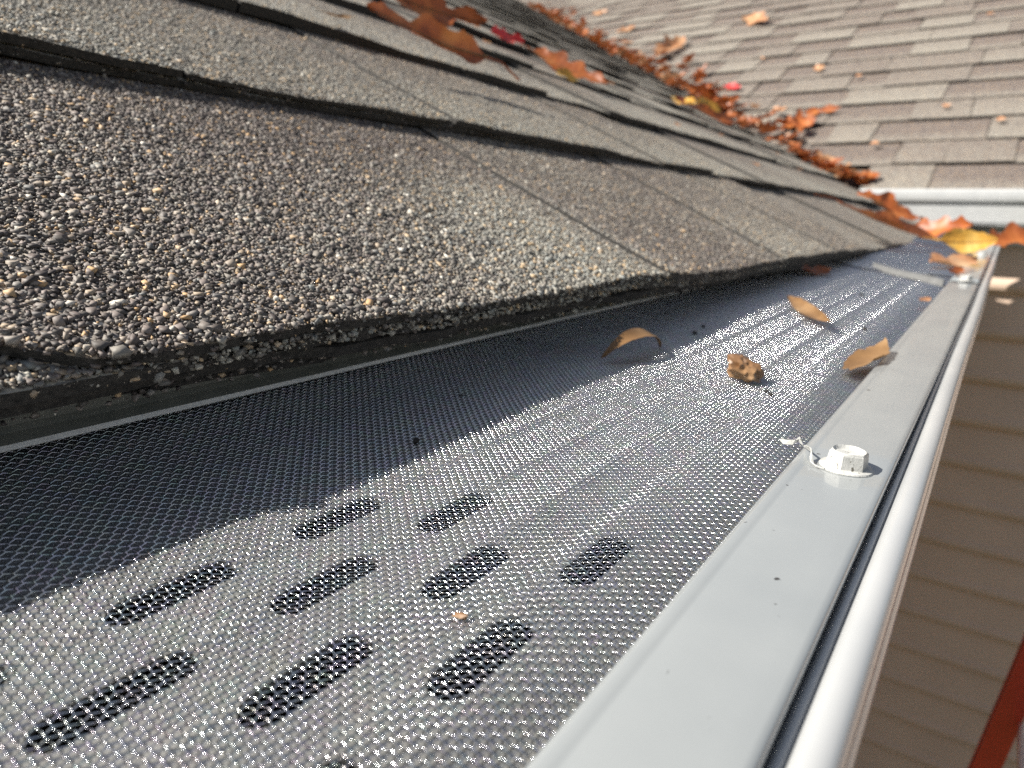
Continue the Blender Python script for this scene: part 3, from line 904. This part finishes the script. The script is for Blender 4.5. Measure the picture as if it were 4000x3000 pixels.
put_leaf("leaf", (-60, 880, 10), (-8, 905, 11), 27, (.35, -.85, .5), L_YE, "big curled golden-yellow leaf sitting in the far end of the gutter", lobes=0, curl=.9, fold=.35, twist=.3, seed=17, stem=20)
put_leaf("oak_leaf", (-100, 1030, 16), (-30, 1000, 26), 38, (.2, -.8, .6), L_OR, "upright orange oak leaf behind the golden leaf at the gutter end", lobes=3, curl=.6, fold=.4, twist=.5, seed=19)
put_leaf("oak_leaf", (-20, 960, 8), (42, 1000, 20), 36, (.2, -.7, .7), L_BR, "dark brown leaf sticking out past the gutter rim at its far end", lobes=3, curl=.4, fold=.4, seed=23)
# on the guard
put_leaf("curled_leaf", (-90, 172, -1.0), (-86.5, 209, -1.4), 4.6, (.25, -.5, .8), L_TAN, "tan leaf sliver arched like a bridge in the eave's shadow on the mesh", lobes=0, curl=-1.6, fold=.15, twist=.5, seed=25)
put_leaf("twisted_leaf", (-82, 352, .5), (-47, 277, .3), 6.5, (-.2, -.5, .8), L_TAN, "long twisted tan leaf sliver lying on the sunlit mesh", lobes=0, curl=.25, fold=.45, twist=1.0, seed=27, lift=.2)
put_leaf("leaf", (-30, 208, -1.5), (-25.5, 241, 2.2), 10, (-.25, -.5, .8), L_TAN, "half tan leaf standing against the flange, beyond the nearest screw", lobes=0, curl=.5, fold=.2, twist=.3, seed=28)
put_leaf("leaf_scrap", (-28, 560, 1.5), (-22, 580, 4), 9, (.3, -.6, .7), L_BR, "small brown leaf scrap beside the second screw", lobes=2, curl=.6, seed=29)
put_leaf("leaf_scrap", (-46, 640, 2), (-16, 690, 3), 26, (.2, -.4, .9), L_PK, "pale orange leaf scrap lying across the mesh and flange before the golden leaf", lobes=2, curl=.3, seed=30)
put_leaf("leaf_scrap", (-29, 384, 1), (-26, 396, 1.5), 4, (.2, -.4, .9), L_PK, "tiny pale orange scrap at the edge of the flange", lobes=0, curl=.3, seed=34)
put_leaf("leaf_scrap", (-104, 470, 4), (-92, 500, 3), 12, (.4, -.4, .8), L_BR, "dark brown leaf scrap in the shade under the eave", lobes=2, curl=.5, seed=35)
# crumpled leaf ball
V, F = icos()
from mathutils import noise as mn
bm_v = []
me_t = bpy.data.meshes.new("t")
import bmesh
bm = bmesh.new(); bmesh.ops.create_icosphere(bm, subdivisions=3, radius=1.0)
for v in bm.verts:
    p = v.co.copy()
    c_ = mn.noise(p * 1.6 + Vector((3, 1, 2))); c2 = abs(mn.noise(p * 3.1 + Vector((9, 4, 1))))
    r_ = 1 + .45 * c_ - .75 * c2
    v.co = Vector((p.x * 4.6 * r_, p.y * 6.2 * r_, p.z * 3.2 * r_)) * MM
bm.to_mesh(me_t); bm.free()
o = link("crumpled_leaf", me_t, L_TAN, None, label="crumpled ball of dry brown leaf on the sunlit mesh", cat="leaf")
me_t.materials.clear(); me_t.materials.append(L_BR2 := leaf_mat("leaf_dry", (.12, .06, .03), (.26, .14, .065), (.36, .22, .11), .1))
o.location = (-.053, .187, .0008); o.rotation_euler = (.3, .2, .7)
# on the far slope
wn = tuple(WN)
put_leaf("oak_leaf", (-1120, 3417, 868), (-975, 3300, 812), 95, (0, -.75, .65), L_PK, "pale orange oak leaf high on the far roof slope with dark shadow", lobes=3, curl=.5, seed=40)
put_leaf("oak_leaf", (-1790, 3460, 890), (-1730, 3560, 935), 60, (0, -.75, .65), L_PK, "pale orange leaf on the far slope, just above the valley pile", lobes=3, curl=.5, seed=41)
put_leaf("oak_leaf", (-2200, 3930, 1125), (-2110, 3965, 1140), 50, (0, -.75, .65), L_PK, "small pale leaf at the upper left of the far slope", lobes=3, curl=.5, seed=42)
put_leaf("oak_leaf", (-1360, 2990, 655), (-1310, 3190, 760), 110, (.2, -.85, .4), L_PK, "pale pinkish leaf cluster leaning up from the valley onto the far slope", lobes=4, curl=.7, fold=.5, seed=43)
put_leaf("leaf", (-637, 2706, 508), (-596, 2704, 506), 40, (0, -.7, .7), L_PK, "small peach leaf alone in the middle of the far slope", lobes=2, curl=.4, seed=44)
put_leaf("maple_leaf", (-595, 2240, 278), (-498, 2262, 292), 75, (0, -.85, .45), L_OR, "star-shaped orange leaf on the lower part of the far slope", lobes=3, curl=.6, fold=.4, seed=45, deep=.6)
put_leaf("oak_leaf", (-560, 2322, 318), (-455, 2348, 332), 34, (0, -.8, .6), L_OR, "slender orange leaf pointing right, above the star-shaped one", lobes=2, curl=.3, seed=46)
put_leaf("maple_leaf", (-907, 2607, 460), (-830, 2564, 440), 40, (0, -.75, .65), L_RD, "crimson leaf on the far slope beside the valley pile", lobes=3, curl=.4, seed=47)
for i, p in enumerate([(-872, 2866, 588), (-176, 3084, 697), (-68, 2216, 264), (-1141, 3730, 1021), (-200, 2320, 316), (-480, 2600, 455), (-330, 2100, 207)]):
    put_leaf("leaf_speck", p, (p[0] + 24, p[1] + 8, p[2] + 5), 20, wn, L_PK, "tiny pale peach leaf speck dotted on the far roof slope", group="tiny leaf specks on the far slope", lobes=0, curl=.3, seed=60 + i, n=7)
for i, (u, v) in enumerate([(640, 440), (760, 560), (880, 300), (1120, 330), (1300, 240), (900, 190), (1450, 330), (700, 690), (540, 520), (1000, 480)]):
    p = rp(u, v, 3); q = rp(u + 12, v + 3, 4)
    put_leaf("leaf_speck", p, q, 10, rn_t, L_PK, "tiny pale peach leaf speck dotted on the foreground roof slope", group="tiny leaf specks on the near slope", lobes=0, curl=.3, seed=80 + i, n=7)

# the pile along the valley
vars_ = []
for i in range(8):
    V, F, _ = leaf_mesh(80 + 6 * i, 44 + 4 * (i % 4), 3 + i % 2, .5 + .12 * i, .3 + .05 * i, .5, 100 + i, n=19, deep=.5)
    vars_.append(mesh("valley_leaf", V, F, True))
rv = random.Random(5)
mats = [L_OR, L_BR, L_BR, L_OR, L_BR, L_PK, L_OR]
vm = {}
cnt = 0
for i in range(296):
    t = rv.random()
    x = -330 - 2500 * t ** 1.25
    if -560 < x < -470 and rv.random() < .6: continue
    yv = valley_y(x); zv = 91 + .5 * (yv - 1880)
    spread = 55 if x < -560 else 26
    ox = rv.gauss(0, spread); oy = rv.gauss(-12, spread * .8)
    x_, y_ = x + ox, yv + oy
    zm = RO[2] - (RN[0] * (x_ - RO[0]) + RN[1] * y_) / RN[2]; zw = 91 + .5 * (y_ - 1880)
    z_ = max(zm, zw) + 4 + rv.random() ** 2 * (24 if x < -560 else 10)
    k = rv.randrange(8); mi = rv.randrange(len(mats))
    if (k, mi) not in vm:
        me = vars_[k].copy(); me.materials.clear(); me.materials.append(mats[mi]); vm[(k, mi)] = me
    o = bpy.data.objects.new("valley_leaf", vm[(k, mi)]); COL.objects.link(o)
    s_ = .55 + .38 * rv.random()
    o.matrix_world = Matrix.Translation((x_ * MM, y_ * MM, z_ * MM)) @ Matrix.Rotation(rv.uniform(0, 6.3), 4, 'Z') @ Matrix.Rotation(rv.gauss(.1, .32), 4, 'X') @ Matrix.Rotation(rv.gauss(0, .26), 4, 'Y') @ Matrix.Diagonal((s_, s_, s_, 1)) @ Matrix.Translation((-.04, 0, 0))
    hue = {"leaf_orange": "orange", "leaf_brown": "dark brown", "leaf_pale": "pale peach"}[mats[mi].name]
    zone = "lower end of the roof-valley pile" if x > -560 else ("thick middle of the roof-valley pile" if x > -1300 else "upper end of the roof-valley pile")
    tag(o, hue + " dead oak leaf in the " + zone, "leaf", "dead leaves in the valley, " + hue + ", " + zone.split(" of ")[0])
    cnt += 1
print("valley leaves", cnt)

# dark crumbs of grit on the mesh
rc = random.Random(9)
for i, (x, y, s_) in enumerate([(-86, 92, .75), (-112, 165, .5), (-86, 238, 1.0), (-88, 252, .8), (-42.5, 175.5, .8), (-44.5, 179.1, .6), (-104, 255, .5), (-96, 118, .35), (-40, 300, .9), (-60, 420, 1.0)]):
    v_, f_ = icos()
    v_ = np.array([q * (1 + rc.uniform(-.35, .35)) for q in v_]) * np.array([1, 1.3, .8]) * s_
    z = float(prof(x)) + s_ * .6 + .15
    o = link("dirt_crumb", mesh("dirt_crumb", v_, f_, False), M_CRUMB, None, label="small black crumb of grit caught on the gutter mesh", cat="dirt", group="black grit crumbs on the mesh")
    o.location = (x * MM, y * MM, z * MM)
v_, f_ = icos()
v_ = np.array([q * (1 + rc.uniform(-.4, .4)) for q in v_]) * np.array([.95, .6, .5])
o = link("seed_husk", mesh("seed_husk", v_, f_, False), L_BR2, None, label="tiny tan seed husk on the mesh between the slots", cat="seed")
o.location = (-.0447, .0545, -.0024)

# ------------------------------------------------------------------ walls, ladder, ground
def siding(name, origin, ax_, length, top, rows_, nrm, label, expo=104., extra=None):
    """courses of lapped vinyl, each its own panel"""
    wall = empty(name, origin, label=label, cat="wall")
    ax_ = np.array(ax_, float); nrm = np.array(nrm, float); o3 = np.array(origin, float)
    for r in range(rows_):
        z1 = top - r * expo; z0 = z1 - expo
        pr = [(0, z1), (1, z1 - 4), (15, z0 + 34), (20, z0 + 24), (21.5, z0 + 17), (19.5, z0 + 9), (12, z0 + 1), (5, z0 - 3), (0, z0 - 5)]
        V = []
        for s in (0., length):
            for (d, z) in pr: V.append(o3 * [1, 1, 0] + ax_ * s + nrm * d + np.array([0, 0, z]))
        n = len(pr)
        F = [(i, (i + 1) % n, n + (i + 1) % n, n + i) for i in range(n)] + [tuple(range(n))[::-1], tuple(range(n, 2 * n))]
        link("siding_panel", mesh("siding_panel", V, F), M_SIDING, wall)
    return wall
WALLY = 1895
sw = siding("siding_wall", (-345, WALLY, -1300), (1, 0, 0), 3800, -30, 27, (0, -1, 0), "beige lapped vinyl siding wall in shade below the far gutter")
V, F = box_vf(-345, 3450, WALLY - 20, WALLY, -30, 12)
link("frieze_board", mesh("frieze_board", V, F), M_WHITE, sw)
V, F = box_vf(-345, 3450, WALLY + .5, WALLY + 40, -2850, 60)
link("sheathing", mesh("sheathing", V, F), M_WOOD, sw)
hw = siding("siding_wall", (-330, -1200, -1300), (0, 1, 0), 3090, -150, 26, (1, 0, 0), "beige siding wall of the house under the near eave")
V, F = box_vf(-331, -129.3, -1200, 1890, -147, -141)
link("soffit", mesh("soffit", V, F), M_WHITE, hw)

# red stepladder below the gutter
lad = empty("stepladder", (100, 900, -2850), label="red fibreglass stepladder with metal treads standing below the gutter", cat="ladder")
def rail(p, q, wd=(22, 26)):
    p = np.array(p, float); q = np.array(q, float); d = (q - p) / np.linalg.norm(q - p)
    s = np.array([0, 1., 0]); u_ = np.cross(s, d); u_ /= np.linalg.norm(u_)
    # channel section
    a, b = wd[1] / 2, wd[0] / 2
    sec = [(-a, -b), (a, -b), (a, -b + 5), (-a + 5, -b + 5), (-a + 5, b - 5), (a, b - 5), (a, b), (-a, b)]
    V = []
    for c in (p, q):
        for (x, y) in sec: V.append(c + u_ * x + s * y)
    n = len(sec)
    F = [(i, (i + 1) % n, n + (i + 1) % n, n + i) for i in range(n)] + [tuple(range(n))[::-1], tuple(range(n, 2 * n))]
    link("rail", mesh("rail", V, F), M_RED, lad)
LAD = dict(top=(117, 900, -300), foot=(-199, 900, -2850))
T0 = np.array(LAD["top"], float); F0 = np.array(LAD["foot"], float)
for dy in (0, -330):
    rail(T0 + [0, dy, 0], F0 + [0, dy, 0])
    rail(T0 + [60, dy, 0], [2 * T0[0] + 60 - F0[0], F0[1] + dy, F0[2]])
for i in range(7):
    c = T0 + (F0 - T0) * (.0895 + i * .12)
    V, F = box_vf(c[0] + 10, c[0] + 60, c[1] - 318, c[1] - 14, c[2] - 5, c[2] + 5)
    link("tread", mesh("tread", V, F), M_ALU, lad)
V, F = box_vf(T0[0] - 20, T0[0] + 85, T0[1] - 350, T0[1] + 20, T0[2] - 5, T0[2] + 30)
link("top_cap", mesh("top_cap", V, F), M_RED, lad)

link("ground", mesh("ground", [(-60000, -60000, -2860), (60000, -60000, -2860), (60000, 60000, -2860), (-60000, 60000, -2860)], [(0, 1, 2, 3)]), M_GROUND, None, kind="structure")
